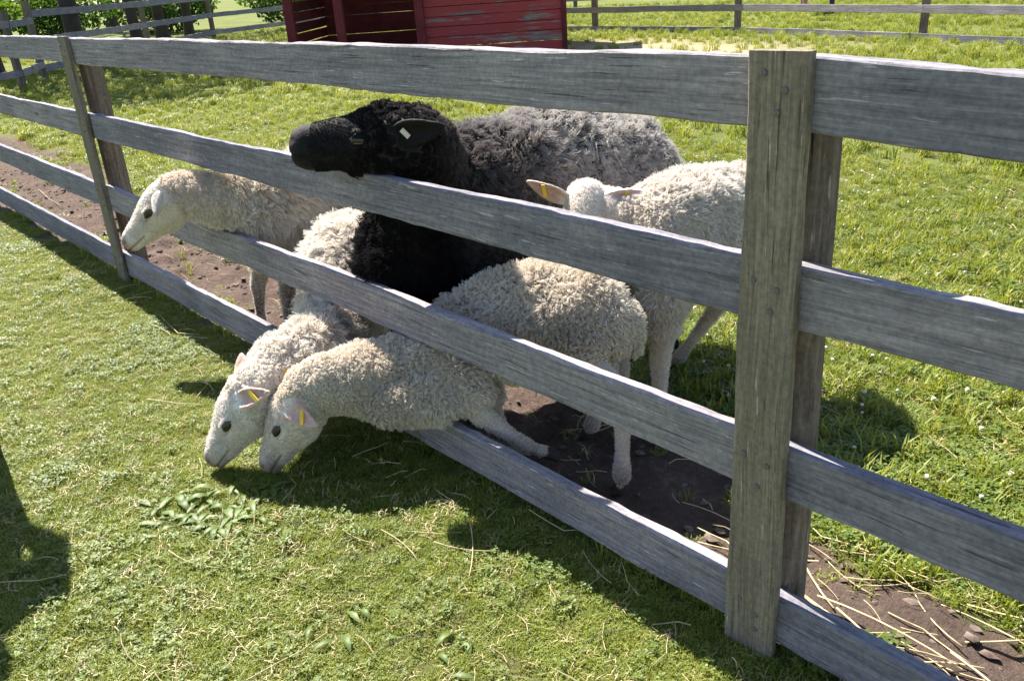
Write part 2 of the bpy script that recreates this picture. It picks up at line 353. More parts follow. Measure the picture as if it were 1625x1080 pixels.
RT = [1.336, .949, .555, .167]; RW = .13; TH = .040; SP = 4.234
nf = empty('fence', (0, 0, 0)); tag(nf, 'weathered grey four rail wooden fence that the sheep lean through', 'fence')
PX = [SP, 0, -SP, -2*SP-.5, -3*SP-.5]
for i in range(len(PX)-1):
    a, b_ = PX[i], PX[i+1]
    for j, z in enumerate(RT):
        dz0 = random.uniform(-.006, .006); dz1 = random.uniform(-.006, .006)
        if i == 1: dz0 = dz1 = 0
        if i == 0: dz1 = 0; dz0 = -.19 if j == 0 else 0
        plank('rail', (b_+.003, TH/2, z-RW/2+dz1), (a-.003, TH/2, z-RW/2+dz0), (0, 0, 1), RW, TH, M_RAIL, nf)
nail_me = None
def nail_mesh():
    bm = bmesh.new(); bmesh.ops.create_cone(bm, cap_ends=True, segments=10, radius1=.0075, radius2=.006, depth=.005)
    me = bpy.data.meshes.new('nail'); bm.to_mesh(me); bm.free(); me.materials.append(M_NAIL); return me
nail_me = nail_mesh()
for i, x in enumerate(PX):
    lg = link('post', log_mesh('post', 1.40, .058, seed=i), M_LOG, nf, frame((0, 0, 1), (1, 0, 0), (x+(.003 if x == 0 else -.03), TH+.055, .62)))
    cv = plank('cover_board', (x, -.0145, -.03), (x, -.0145, 1.345), (1, 0, 0), .124, .027, M_COVER, nf, step=.05, wob=.003)
    if x in (0, -SP):
        for z in RT:
            for dx, dz in ((-.028, -.03), (.022, -.055), (.012, -.1)):
                o = bpy.data.objects.new('nail', nail_me); COL.objects.link(o); o.parent = cv
                o.matrix_local = frame((1, 0, 0), (0, 1, 0), (z+dz-.657+random.uniform(-.01, .01), .0145, dx+random.uniform(-.008, .008)))

def far_fence(pts, rails, label, h=1.3, w=.13, posts=None):
    b0 = Vector((pts[0][0], pts[0][1], 0)); e = empty('fence', b0); tag(e, label, 'fence')
    for a, b_ in zip(pts[:-1], pts[1:]):
        A = Vector((*a, 0)); B = Vector((*b_, 0)); side = (B-A).cross(Vector((0, 0, 1))).normalized()
        if (A+side-CP).length > (A-side-CP).length: side = -side
        for z in rails: plank('rail', A+side*.07+Vector((0, 0, z)), B+side*.07+Vector((0, 0, z)), (0, 0, 1), w, .03, M_RAIL, e, b0, .4, .006)
    for q in pts: plank('post', Vector((*q, -.05)), Vector((*q, h)), (1, .4, 0), .13, .11, M_LOG, e, b0, .3, .006)
    return e
def gz(px, py, Z=0.0):
    d = fw + rt*((px-812.5)/1367.9) - up*((py-540)/1367.9); t = (Z-CP.z)/d.z; q = CP + d*t; return (q.x, q.y)

# fence behind the pasture to the right of the shed (positions read off the ground plane)
P945, P1170, P1463 = (-14.68, 15.15), (-10.40, 14.95), (-5.89, 13.65)
far_fence([(-19.4, 15.4), P945, P1170, P1463, (-1.4, 12.3), (3.2, 10.9)], [.06, .50, .95, 1.28], 'long grey rail fence behind the pasture beside the red shed')
far_fence([(-20.8, 3.98), (-25.5, 8.1), (-30.06, 12.06), (-33.0, 18.5), (-36, 25)], [.22, .78, 1.34], 'grey rail fence under the trees past the red shed', 1.6, .15)
far_fence([(-20.8, 3.98), (-18.6, 3.0), (-17.0, .3)], [.3, .75, 1.2], 'short weathered rail fence meeting the far end of the near fence', 1.45)
far_fence([(-34, 21.5), (-24, 24), (-14, 26), (-4, 27)], [.35, .8, 1.25], 'distant rail fence beyond the red shed', 1.4)

# ------------------------------------------------------------------ red shed
S0 = Vector((-13.68, 9.17, 0)); sd = Vector((.70, .71, 0)).normalized(); sb = Vector((-sd.y, sd.x, 0))
shed = empty('shed', S0); tag(shed, 'open fronted red plank shed with peeling paint in the pasture', 'shed')
def SP_(u, v, z): return S0 + sd*u + sb*v + Vector((0, 0, z))
def shed_planks(u0, v0, u1, v1, z0, z1, pw, gap, mat):
    z = z0
    while z < z1:
        plank('plank', SP_(u0, v0, z+pw/2), SP_(u1, v1, z+pw/2), (0, 0, 1), pw-gap, .03, mat, shed, S0, .5, .004); z += pw
WALL = 2.75; OPEN = -2.55
shed_planks(0, 0, WALL, 0, .04, 2.2, .185, .012, M_RED)             # closed front wall
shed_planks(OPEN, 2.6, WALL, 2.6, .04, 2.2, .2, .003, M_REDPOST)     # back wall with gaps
shed_planks(WALL, .02, WALL, 2.6, .04, 2.2, .2, .012, M_RED)
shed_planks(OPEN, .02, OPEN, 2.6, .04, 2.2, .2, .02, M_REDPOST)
for u in (OPEN, OPEN+.98, 0):
    plank('post', SP_(u-.02, -.09, -.05), SP_(u-.02, -.09, 2.2), tuple(sd), .17, .12, M_REDPOST, shed, S0, .5, .004)
plank('corner_board', SP_(WALL+.02, -.03, -.05), SP_(WALL+.02, -.03, 2.2), tuple(sd), .10, .03, M_REDPOST, shed, S0, .5, .003)
for k in range(6): plank('roof_board', SP_(OPEN-.3, -.4+k*.56, 2.25+.09*k), SP_(WALL+.3, -.4+k*.56, 2.25+.09*k), tuple(sb+Vector((0, 0, .16))), .58, .03, M_LOG, shed, S0, .8, .003)

# ------------------------------------------------------------------ trees
def tree_parts(seed, H):
    rnd = random.Random(seed); v, f = [], []
    def tube(p, q, r0, r1, k=9, seg=4):
        p, q = Vector(p), Vector(q); d = (q-p).normalized(); a = d.orthogonal().normalized(); b_ = d.cross(a); base = len(v)
        for i in range(seg+1):
            t = i/seg; c = p.lerp(q, t) + a*math.sin(t*3)*.04*r0*5; r = r0+(r1-r0)*t
            if t == 0 and r0 > .14: r *= 1.35
            for j in range(k):
                an = 2*math.pi*j/k; v.append(c + (a*math.cos(an)+b_*math.sin(an))*r*(1+.12*rnd.uniform(-1, 1)))
        for i in range(seg):
            for j in range(k): f.append((base+i*k+j, base+i*k+(j+1) % k, base+(i+1)*k+(j+1) % k, base+(i+1)*k+j))
    tube((0, 0, -.1), (.1, .05, H*.55), .2, .12, 12, 6); tips = []
    for i in range(9):
        a = rnd.uniform(0, 6.28); z = H*rnd.uniform(.3, .55); L = H*rnd.uniform(.22, .38)
        q = Vector((math.cos(a)*L, math.sin(a)*L, z+L*rnd.uniform(.4, .9))); tube((.06, .03, z), q, .07, .025, 7, 3); tips.append(q)
    tips.append(Vector((.1, .05, H*.85)))
    tr = mesh('trunk', v, f, True)
    lv, lf = [], []
    cl = [t + Vector((rnd.gauss(0, .5), rnd.gauss(0, .5), rnd.gauss(.1, .45))) for t in tips for _ in range(5)]
    for c in cl:
        R = rnd.uniform(.35, .75)
        for _ in range(110):
            d = Vector((rnd.gauss(0, 1), rnd.gauss(0, 1), rnd.gauss(0, .8))).normalized()*R*rnd.random()**.4
            x = Vector((rnd.gauss(0, 1), rnd.gauss(0, 1), rnd.gauss(0, 1))).normalized(); y = x.orthogonal().normalized(); s = rnd.uniform(.05, .09); k = len(lv); o = c+d
            lv += [o-x*s, o+y*s*.55, o+x*s, o-y*s*.55]; lf.append((k, k+1, k+2, k+3))
    return tr, mesh('crown', lv, lf)
TP = [tree_parts(3, 7.0), tree_parts(8, 8.5)]
for a, b_ in TP: a.materials.append(M_BARK); b_.materials.append(M_LEAF)
tl = ['broad dark trunked tree behind the rail fence, outermost of the row', 'slim tree growing right against the rail fence by its corner post', 'brown trunked tree behind the rail fence, beside two darker trunks', 'dark trunked tree between two other trunks behind the rail fence',
      'dark slender tree last in the row before the red shed', 'leafy tree standing far behind the red shed', 'leafy tree far back in the shade past the trunks']
tp = [((-24.5, 3.6), 0, 1.75), ((-23.6, 5.6), 1, 1.25), ((-30.5, 9.6), 0, 1.0), ((-32.5, 11.2), 1, 1.1), ((-33.5, 12.6), 0, .9), ((-44, 24), 1, 1.4), ((-46, 14), 0, 1.5)]
for i, ((x, y), k, s) in enumerate(tp):
    e = empty('tree', (x, y, 0)); e.scale = (s, s, s); e.rotation_euler.z = i*1.7; tag(e, tl[i], 'tree', 'trees past the fence')
    link('trunk', TP[k][0], None, e); link('crown', TP[k][1], None, e)
def bush(loc, R, H, label, seed):
    rnd = random.Random(seed); e = empty('bush', loc); tag(e, label, 'bush', 'bushes past the fences')
    v, f, sv, sf = [], [], [], []
    for s_ in range(7):
        a = rnd.uniform(0, 6.28); q = Vector((math.cos(a)*R*.5, math.sin(a)*R*.5, H*.7)); k = len(sv)
        for z, r in ((0, .02), (1, .008)):
            for j in range(4): sv.append(q*z + Vector((math.cos(j*1.57)*r, math.sin(j*1.57)*r, 0)))
        sf += [(k+j, k+(j+1) % 4, k+4+(j+1) % 4, k+4+j) for j in range(4)]
    for _ in range(3600):
        d = Vector((rnd.gauss(0, 1), rnd.gauss(0, 1), rnd.gauss(0, 1))).normalized()*rnd.random()**.35
        lump = .75+.5*vnoise(np.array([[d.x, d.y, d.z]]), 2.2, seed)[0]
        o = Vector((d.x*R*lump, d.y*R*lump, H*.5+d.z*H*.5*lump)); 
        if o.z < .02: o.z = rnd.uniform(.02, .3)
        x = Vector((rnd.gauss(0, 1), rnd.gauss(0, 1), rnd.gauss(0, 1))).normalized(); y = x.orthogonal().normalized(); s = rnd.uniform(.07, .13); k = len(v)
        v += [o-x*s, o+y*s*.55, o+x*s, o-y*s*.55]; f.append((k, k+1, k+2, k+3))
    link('stems', mesh('stems', sv, sf), M_BARK, e); link('foliage', mesh('foliage', v, f), M_LEAF, e)
for i, (x, y, R, H) in enumerate([(-38, 9, 2.2, 2.6), (-39, 14, 2.4, 2.4), (-38, 19.5, 2.2, 2.2), (-30, 3.4, 1.4, 1.9), (-42, 27, 2.8, 2.6), (-35, 5.5, 1.8, 2.4)]):
    bush((x, y, 0), R, H, ['round leafy bush behind the row of trunks', 'wide green bush beyond the fence corner', 'low bush beside the far fence', 'small leafy bush near the short fence', 'broad bush in the distance behind the shed', 'tall bush between the two nearest trunks'][i], 40+i)

# ------------------------------------------------------------------ continuous bodies from blended volumes
_ico = {}
def ico(sub):
    if sub not in _ico:
        bm = bmesh.new(); bmesh.ops.create_icosphere(bm, subdivisions=sub, radius=1)
        _ico[sub] = (np.array([v.co[:] for v in bm.verts]), np.array([[q.index for q in fc.verts] for fc in bm.faces])); bm.free()
    return _ico[sub]
class Blobs:
    def __init__(s): s.items = []
    def ell(s, c, axes, radii, reg='w', sub=3): s.items.append((np.array(c, float), np.array(axes, float), np.array(radii, float), reg, sub))
    def chain(s, pts, reg='w', upv=(0, 0, 1), dens=.45, sub=3):
        # pts: (pos, r) or (pos, rs, rt)
        pts = [(np.array(q[0], float), q[1], q[2] if len(q) > 2 else q[1]) for q in pts]
        for i, ((p, a, b_), (q, c, d)) in enumerate(zip(pts[:-1], pts[1:])):
            L = np.linalg.norm(q-p); k = max(2, int(L/(min(a, b_, c, d)*dens))+1); t = (q-p)/max(L, 1e-6)
            u = np.array(upv, float); u = u if abs(t@u) < .97*np.linalg.norm(u) else np.array((.3, 1.0, .0)); sx = np.cross(t, u); sx /= max(np.linalg.norm(sx), 1e-6); tz = np.cross(sx, t)
            for j in range(k + (1 if i == len(pts)-2 else 0)):
                f_ = j/k; f2 = f_*f_*(3-2*f_)*.5 + f_*.5
                rs, rt_ = a+(c-a)*f2, b_+(d-b_)*f2
                s.ell(p+(q-p)*f_, (t, sx, tz), (min(rs, rt_), rs, rt_), reg, sub)
    def build(s, voxel, smooth=4):
        vs_, fs_, o = [], [], 0
        for c, ax, r, reg, sub in s.items:
            v, f = ico(sub); vs_.append((v*r) @ ax + c); fs_.append(f+o); o += len(v)
        me = bpy.data.meshes.new('tmp'); Vv = np.concatenate(vs_); Ff = np.concatenate(fs_)
        me.vertices.add(len(Vv)); me.vertices.foreach_set('co', Vv.ravel()); me.loops.add(Ff.size); me.loops.foreach_set('vertex_index', Ff.ravel())
        me.polygons.add(len(Ff)); me.polygons.foreach_set('loop_start', np.arange(0, Ff.size, 3)); me.update(calc_edges=True)
        ob = bpy.data.objects.new('tmp', me); COL.objects.link(ob)
        md = ob.modifiers.new('r', 'REMESH'); md.mode = 'VOXEL'; md.voxel_size = voxel; md.use_smooth_shade = True
        sm = ob.modifiers.new('s', 'SMOOTH'); sm.factor = .5; sm.iterations = smooth
        dg = bpy.context.evaluated_depsgraph_get(); dg.update()
        out = bpy.data.meshes.new_from_object(ob.evaluated_get(dg))
        bpy.data.objects.remove(ob); bpy.data.meshes.remove(me)
        out.polygons.foreach_set('use_smooth', [True]*len(out.polygons))
        return out
    def dist(s, P, regs):
        best = np.full(len(P), 9.0)
        for c, ax, r, reg, sub in s.items:
            if reg not in regs: continue
            near = np.abs(P-c).max(1) < r.max()+.12
            if not near.any(): continue
            q = ((P[near]-c) @ ax.T); k = np.linalg.norm(q/r, axis=1); d = (k-1)*r.min()
            best[near] = np.minimum(best[near], d)
        return best
def verts_np(me):
    a = np.empty(len(me.vertices)*3, 'f'); me.vertices.foreach_get('co', a); b_ = np.empty(len(me.vertices)*3, 'f'); me.vertices.foreach_get('normal', b_)
    return a.reshape(-1, 3).astype(float), b_.reshape(-1, 3).astype(float)

def skin_mat(name):
    m, n, l, p = new_mat(name)
    a = N(n, 'ShaderNodeAttribute', attribute_name='col')
    tc = n.new('ShaderNodeTexCoord'); t = N(n, 'ShaderNodeTexNoise'); t.inputs['Scale'].default_value = 130; t.inputs['Detail'].default_value = 5; l.new(tc.outputs['Object'], t.inputs['Vector'])
    t2 = N(n, 'ShaderNodeTexNoise'); t2.inputs['Scale'].default_value = 14; t2.inputs['Detail'].default_value = 5; l.new(tc.outputs['Object'], t2.inputs['Vector'])
    r = ramp(n, [(.3, (.72, .70, .68)), (.7, (1.08, 1.07, 1.05))]); l.new(t.outputs[0], r.inputs[0])
    r2 = ramp(n, [(.3, (.82, .78, .74)), (.6, (1.05, 1.05, 1.05))]); l.new(t2.outputs[0], r2.inputs[0])
    c = mixc(n, l, 1.0, mixc(n, l, .8, a.outputs['Color'], r.outputs[0], 'MULTIPLY'), r2.outputs[0], 'MULTIPLY')
    l.new(c, p.inputs['Base Color']); p.inputs['Roughness'].default_value = .75; p.inputs['Specular IOR Level'].default_value = .2
    p.inputs['Sheen Weight'].default_value = .25; p.inputs['Sheen Roughness'].default_value = .5; l.new(c, p.inputs['Sheen Tint'])
    b = n.new('ShaderNodeBump'); b.inputs['Strength'].default_value = .45; b.inputs['Distance'].default_value = .004; l.new(t.outputs[0], b.inputs['Height']); l.new(b.outputs[0], p.inputs['Normal'])
    return m
M_SKIN = skin_mat('sheep_face_and_skin')
def wool_mat(name, root, tip, dirty, grad=None, gcols=None):
    m, n, l, p = new_mat(name)
    tc = n.new('ShaderNodeTexCoord'); hi = n.new('ShaderNodeHairInfo')
    t2 = N(n, 'ShaderNodeTexNoise'); t2.inputs['Scale'].default_value = 5; t2.inputs['Detail'].default_value = 6; l.new(tc.outputs['Object'], t2.inputs['Vector'])
    if grad:
        sx = n.new('ShaderNodeSeparateXYZ'); l.new(tc.outputs['Object'], sx.inputs[0])
        v = math_n(n, l, 'ADD', math_n(n, l, 'MULTIPLY', sx.outputs['Y'], grad[0]), math_n(n, l, 'MULTIPLY', sx.outputs['Z'], grad[1]))
        v = math_n(n, l, 'ADD', v, math_n(n, l, 'MULTIPLY', t2.outputs[0], .25)); v = math_n(n, l, 'ADD', v, grad[2])
        rr = ramp(n, [(0.0, gcols[0]), (.5, gcols[1]), (1.0, gcols[2])]); l.new(v, rr.inputs[0]); tipc = rr.outputs[0]
        rootc = mixc(n, l, 1.0, tipc, (.5, .47, .46), 'MULTIPLY')
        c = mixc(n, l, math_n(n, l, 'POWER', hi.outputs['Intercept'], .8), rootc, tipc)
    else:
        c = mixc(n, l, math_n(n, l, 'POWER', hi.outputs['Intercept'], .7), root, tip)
        rd = ramp(n, [(.42, (0, 0, 0)), (.68, (1, 1, 1))]); l.new(t2.outputs[0], rd.inputs[0])
        c = mixc(n, l, math_n(n, l, 'MULTIPLY', rd.outputs[0], .55), c, dirty)
    rr2 = ramp(n, [(0, (.78, .78, .78)), (1, (1.12, 1.12, 1.12))]); l.new(hi.outputs['Random'], rr2.inputs[0])
    c = mixc(n, l, 1.0, c, rr2.outputs[0], 'MULTIPLY')
    l.new(c, p.inputs['Base Color']); p.inputs['Roughness'].default_value = .8; p.inputs['Specular IOR Level'].default_value = .15
    tr = n.new('ShaderNodeBsdfTranslucent'); l.new(c, tr.inputs['Color']); mx = n.new('ShaderNodeMixShader'); mx.inputs[0].default_value = .3
    l.new(p.outputs[0], mx.inputs[1]); l.new(tr.outputs[0], mx.inputs[2]); l.new(mx.outputs[0], n['Material Output'].inputs['Surface'])
    return m
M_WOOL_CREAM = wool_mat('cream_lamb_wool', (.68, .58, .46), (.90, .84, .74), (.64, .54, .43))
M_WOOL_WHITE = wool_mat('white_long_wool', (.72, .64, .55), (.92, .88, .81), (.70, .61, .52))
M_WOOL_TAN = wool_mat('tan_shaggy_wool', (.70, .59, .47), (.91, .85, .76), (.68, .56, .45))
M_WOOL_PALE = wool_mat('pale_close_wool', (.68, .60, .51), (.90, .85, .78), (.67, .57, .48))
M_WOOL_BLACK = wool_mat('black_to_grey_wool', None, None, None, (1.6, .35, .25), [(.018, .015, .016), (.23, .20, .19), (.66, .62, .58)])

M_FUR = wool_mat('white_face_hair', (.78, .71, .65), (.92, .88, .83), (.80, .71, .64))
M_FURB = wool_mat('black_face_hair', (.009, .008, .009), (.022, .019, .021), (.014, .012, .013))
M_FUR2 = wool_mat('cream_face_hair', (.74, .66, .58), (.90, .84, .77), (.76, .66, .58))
def make_wool(me, wgt, count, length, clump_n, stand, flow, curl, mat, parent, name='wool', rad=.0010, seed=1, lenfun=None):
    r_ = np.random.default_rng(seed)
    Vv, Nn = verts_np(me); me.calc_loop_triangles()
    T = np.empty(len(me.loop_triangles)*3, 'i'); me.loop_triangles.foreach_get('vertices', T); T = T.reshape(-1, 3)
    A = np.linalg.norm(np.cross(Vv[T[:, 1]]-Vv[T[:, 0]], Vv[T[:, 2]]-Vv[T[:, 0]]), axis=1)*wgt[T].mean(1)
    A = np.where(wgt[T].min(1) > .02, A, 0); cdf = np.cumsum(A); cdf /= cdf[-1]
    def sample(k):
        t = T[np.searchsorted(cdf, r_.random(k))]; u = r_.random((k, 2)); sw = u.sum(1) > 1; u[sw] = 1-u[sw]
        w = np.stack([1-u.sum(1), u[:, 0], u[:, 1]], -1)
        P = (Vv[t]*w[..., None]).sum(1); n_ = (Nn[t]*w[..., None]).sum(1); n_ /= np.linalg.norm(n_, axis=1)[:, None]
        return P, n_, (wgt[t]*w).sum(1)
    cP, cN, cW = sample(clump_n); P, Nv, Wt = sample(count)
    kd = kdtree.KDTree(clump_n)
    for i, q in enumerate(cP): kd.insert(q, i)
    kd.balance(); ci = np.array([kd.find(q)[1] for q in P])
    def dirs(n_, pos, jit):
        fl = flow(pos); fl = fl - n_*(fl*n_).sum(1)[:, None]
        d = n_*stand + fl*(1-stand) + r_.normal(0, jit, n_.shape); return d/np.linalg.norm(d, axis=1)[:, None]
    cl = length*r_.uniform(.75, 1.25, clump_n)*np.clip(cW, .25, 1)
    cl = cl*(.62 + .8*vnoise(cP, 9, seed+5))
    if lenfun is not None: cl = cl*lenfun(cP)
    _f0 = flow; flow = lambda q: _f0(q) + np.stack([vnoise(q, 6, 41)-.5, vnoise(q, 6, 42)-.5, vnoise(q, 6, 43)-.5], -1)*1.3      # partings
    cD = dirs(cN, cP, .2); cTip = cP + cD*cl[:, None]
    ax1 = np.cross(cD, r_.normal(0, 1, cD.shape)); ax1 /= np.linalg.norm(ax1, axis=1)[:, None]; ax2 = np.cross(cD, ax1); ph = r_.uniform(0, 6.28, clump_n)
    D = dirs(Nv, P, .15); tip = P + D*(cl[ci]*r_.uniform(.8, 1.15, count))[:, None]
    K = 6; pts = np.empty((count, K, 3)); tt = np.linspace(0, 1, K)
    cmix = np.clip(r_.uniform(.2, .85, count) + (vnoise(P, 7, seed+3)-.5)*.6, .05, .92)[:, None]; own = r_.normal(0, .35, count)
    for k, t in enumerate(tt):
        base = P + (tip-P)*t; cen = cP[ci] + (cTip-cP)[ci]*t
        q = base + (cen-base)*(cmix*t**1.2)
        an = ph[ci] + own + t*5.5; am = curl*t
        q = q + (ax1[ci]*np.cos(an)[:, None] + ax2[ci]*np.sin(an)[:, None])*am
        pts[:, k] = q
    wp = pts + np.array(parent.location); bad = np.zeros(count, bool)
    for z in RT: bad |= ((wp[..., 1] > -.004) & (wp[..., 1] < TH+.004) & (wp[..., 2] < z+.004) & (wp[..., 2] > z-RW-.004)).any(1)
    pts = pts[~bad]; count = len(pts)
    cu = bpy.data.hair_curves.new(name); cu.add_curves([K]*count); cu.position_data.foreach_set('vector', pts.astype('f').ravel())
    ra = cu.attributes.new('radius', 'FLOAT', 'POINT'); rr = np.tile(rad*np.array([1.0, 1.0, .95, .8, .6, .3]), count); ra.data.foreach_set('value', rr.astype('f'))
    return link(name, cu, mat, parent)

def sheep(name, label, group, base, torso, head, legs, wool, facecol, tail=None, extra=(), legcol=(.55, .47, .42), woolcol=(.55, .48, .40), tags=True, voxel=.0055, bare_neck=0.0, head_wool=0.0, ears=None, hoof=(.05, .04, .035)):
    B = Blobs(); b0 = np.array(base, float)
    torso = [(np.array(q[0])-b0, *q[1:]) for q in torso]
    B.chain(torso, 'w', dens=.35)
    for ch in extra: B.chain([(np.array(q[0])-b0, *q[1:]) for q in ch], 'w')
    if tail: B.chain([(np.array(q[0])-b0, q[1]) for q in tail], 'w')
    # head frame
    P, Nz, th, L = np.array(head['poll'])-b0, np.array(head['nose'])-b0, np.array(head['top'], float), head.get('len')
    a = Nz-P; L0 = np.linalg.norm(a); a /= L0; L = L0
    t = th - a*(th@a); t /= np.linalg.norm(t); s = np.cross(t, a)               # s: the animal's left side
    ax = np.array([a, s, t]); g = head.get('girth', 1.20); gt = g*1.16
    def H(al, si, to): return P + a*al*L + s*si*L + t*to*L
    ST_ = np.array(((.06, .20, .19, .19, -.03), (.18, .20, .205, .20, -.02), (.30, .19, .20, .195, -.02), (.42, .18, .175, .175, -.025), (.54, .16, .142, .150, -.03),
                                (.66, .15, .120, .132, -.035), (.78, .13, .108, .118, -.035), (.88, .105, .100, .108, -.035), (.95, .07, .085, .09, -.04)))
    if head.get('blunt'): ST_[5:, 2:4] *= np.array([1.06, 1.14, 1.2, 1.2])[:, None]; ST_[6:, 4] -= .02
    for f_ in np.linspace(0, 8, 41):
        i_ = min(7, int(f_)); al, ra, rs, rt_, to = ST_[i_]*(1-(f_-i_)) + ST_[i_+1]*(f_-i_)
        B.ell(H(al, 0, to), ax, np.array([ra, rs*g, rt_*gt])*L, 'h')
    B.chain([(H(.16, 0, -.20), .12*L*g, .13*L*g), (H(.34, 0, -.205), .105*L*g, .125*L*g), (H(.6, 0, -.15), .075*L*g, .078*L*g), (H(.87, 0, -.125), .062*L*g, .05*L*g)], 'h', upv=t)
    for sg in (-1, 1):
        B.ell(H(.30, sg*.10, -.10), ax, np.array([.16, .10, .14])*L*g, 'h')      # cheeks
        B.ell(H(.37, sg*.165*g, .085), ax, np.array([.10, .05, .032])*L, 'h', 2)   # brow over the eye
        B.ell(H(.90, sg*.055, .0), ax, np.array([.05, .035, .04])*L, 'h', 2)       # nostril wings
    ear_info = []
    for sg in (-1, 1):
        e0 = H(.11, sg*.155*g, .07); dflt = a*.05 + s*sg*1.0 + t*.12 - a*.25
        d = np.array(ears[0 if sg < 0 else 1], float) if ears else dflt
        d = d/np.linalg.norm(d); nf_ = a + 0*a; nf_ = nf_ - d*(nf_@d); nf_ /= np.linalg.norm(nf_)   # ear opens forward
        if head.get('ear_open') is not None:
            nf_ = np.array(head['ear_open'], float); nf_ = nf_ - d*(nf_@d); nf_ /= np.linalg.norm(nf_)
        wdir = np.cross(d, nf_); EL = head.get('ear', .40)*L
        for k in range(15):
            f_ = k/14; wd = L*(.012+.098*math.sin(math.pi*(.16+.84*f_**.9))**.85)
            c0 = e0 + d*EL*f_
            for q in (-.8, -.4, 0, .4, .8):
                B.ell(c0 + wdir*wd*q + nf_*(abs(q)**2*wd*.55 - .01*L), (d, wdir, nf_), (.03*L, max(.25*wd, .02*L), .021*L), 'e', 2)
        ear_info.append((e0, d, nf_, wdir, EL))
    # legs: list of (upper wool chain, lower bare chain)
    for upc, low in legs:
        if upc: B.chain([(np.array(q[0])-b0, *q[1:]) for q in upc], 'w')
        lo = [(np.array(q[0])-b0, q[1]) for q in low]; k_ = lo[:-1]
        k_ = k_[:-1] + [(k_[-2][0]*.72+k_[-1][0]*.28, k_[-2][1]*.78), (k_[-2][0]*.3+k_[-1][0]*.7, k_[-1][1]*.92), (k_[-1][0], k_[-1][1]*1.22)]
        B.chain(k_, 'l', dens=.6)
        # hoof: two toes
        hp = lo[-1][0]; fd = np.array(low[-1][2] if len(low[-1]) > 2 else (a[0], a[1], 0), float); fd[2] = 0; fd /= max(np.linalg.norm(fd), 1e-6); sd_ = np.array([-fd[1], fd[0], 0]); r = lo[-1][1]
        for q in (-1, 1):
            B.chain([(lo[-2][0], lo[-2][1]*.75), (hp+sd_*q*r*.5+np.array([0, 0, r*.9]), r*.62), (hp+sd_*q*r*.5+fd*r*.7+np.array([0, 0, r*.45]), r*.45)], 'f', dens=.5, sub=2)
    me = B.build(voxel, 3)
    Vv, Nn = verts_np(me)
    hpos = [(np.array(low[-1][0])-b0, low[-1][1]) for _, low in legs]
    dw = B.dist(Vv, 'w'); dh = B.dist(Vv, 'h'); de = B.dist(Vv, 'e'); dl = B.dist(Vv, 'l'); df = B.dist(Vv, 'f')
    bare = np.minimum.reduce([dh, de, dl, df])
    w = sstep(-.022, .022, bare-dw)
    # head wool
    hl = (Vv-P) @ ax.T/L
    w = np.where(de < .006, 0, w)
    w = w*(1 - (dh < .03)*sstep(head_wool-.03, head_wool+.09, hl[:, 0]))
    if head_wool > 0: w = np.maximum(w, sstep(head_wool+.08, head_wool-.08, hl[:, 0] - .5*np.clip(-hl[:, 2]-.05, 0, .3)) * (dh < .03) * (de > .008))
    # colours
    fc = np.array(facecol); col = np.tile(fc, (len(Vv), 1))
    hv = (dh < .02) & (dh < dl)
    col = np.where((w > .02)[:, None], fc*(1-w[:, None])+np.array(woolcol)*w[:, None], col)
    pink = np.array(head.get('nosecol', (.55, .34, .31)))
    nz = sstep(.86, .96, hl[:, 0]+.3*np.clip(hl[:, 2], -.1, .05)) * hv * (w < .5)
    col = col*(1-nz[:, None]*.85) + pink*nz[:, None]*.85
    for sg in (-1, 1):       # nostrils and mouth
        q = np.stack([(hl[:, 0]-.955)/.034, (hl[:, 1]-sg*.072)/.034, (hl[:, 2]-.012)/.022], -1); nd = np.exp(-(q**2).sum(1)*1.2)*hv
        col = col*(1-nd[:, None]*.9) + np.array((.08, .03, .03))*nd[:, None]*.9; Vv = Vv - Nn*(nd*.008*L/.3)[:, None]
        q = np.stack([(hl[:, 0]-.40)/.075, (hl[:, 1]-sg*.17*g)/.07, (hl[:, 2]-.025)/.035], -1); nd = np.exp(-(q**2).sum(1)*.8)*hv     # eye rim
        col = col*(1-nd[:, None]*.9) + fc*.22*nd[:, None]*.9
        q = np.stack([(hl[:, 0]-.50)/.035, (hl[:, 1]-sg*.15*g)/.08, (hl[:, 2]+.0)/.02], -1); nd = np.exp(-(q**2).sum(1))*hv; col = col*(1-nd[:, None]*.6) + fc*.25*nd[:, None]*.6
    ml = -.095 - .03*(1-hl[:, 0])*2; md_ = np.exp(-((hl[:, 2]-ml)/.012)**2)*sstep(.66, .72, hl[:, 0])*hv*(hl[:, 0] < 1.02)
    col = col*(1-md_[:, None]*.75) + np.minimum(np.array((.12, .06, .055)), fc*.5)*md_[:, None]*.75; Vv = Vv - Nn*(md_*.006)[:, None]
    for e0, d, nf_, wdir, EL in ear_info:
        fr = ((Vv-e0) @ d)/EL; inn = (Nn @ nf_ > .15) & (de < .012) & (fr > .08)
        k = (sstep(.05, .3, fr)*sstep(.15, .6, Nn @ nf_))*inn
        ic = np.array(head.get('earcol', (.60, .36, .30))); col = col*(1-k[:, None]*.8) + ic*k[:, None]*.8
    lg = (dl < .015) & (dl < dh); col[lg & (w < .5)] = np.array(legcol)
    mud = (sstep(.16, .03, Vv[:, 2])*.65*(.4+vnoise(Vv, 30, 8)))*(w < .5); col = col*(1-mud[:, None]) + np.minimum(np.array((.13, .09, .07)), col)*mud[:, None]
    hf = np.zeros(len(Vv), bool)
    for hp, r in hpos: hf |= (np.linalg.norm(Vv-hp-np.array([0, 0, r*.3]), axis=1) < r*1.45); col[hf] = np.array(hoof)
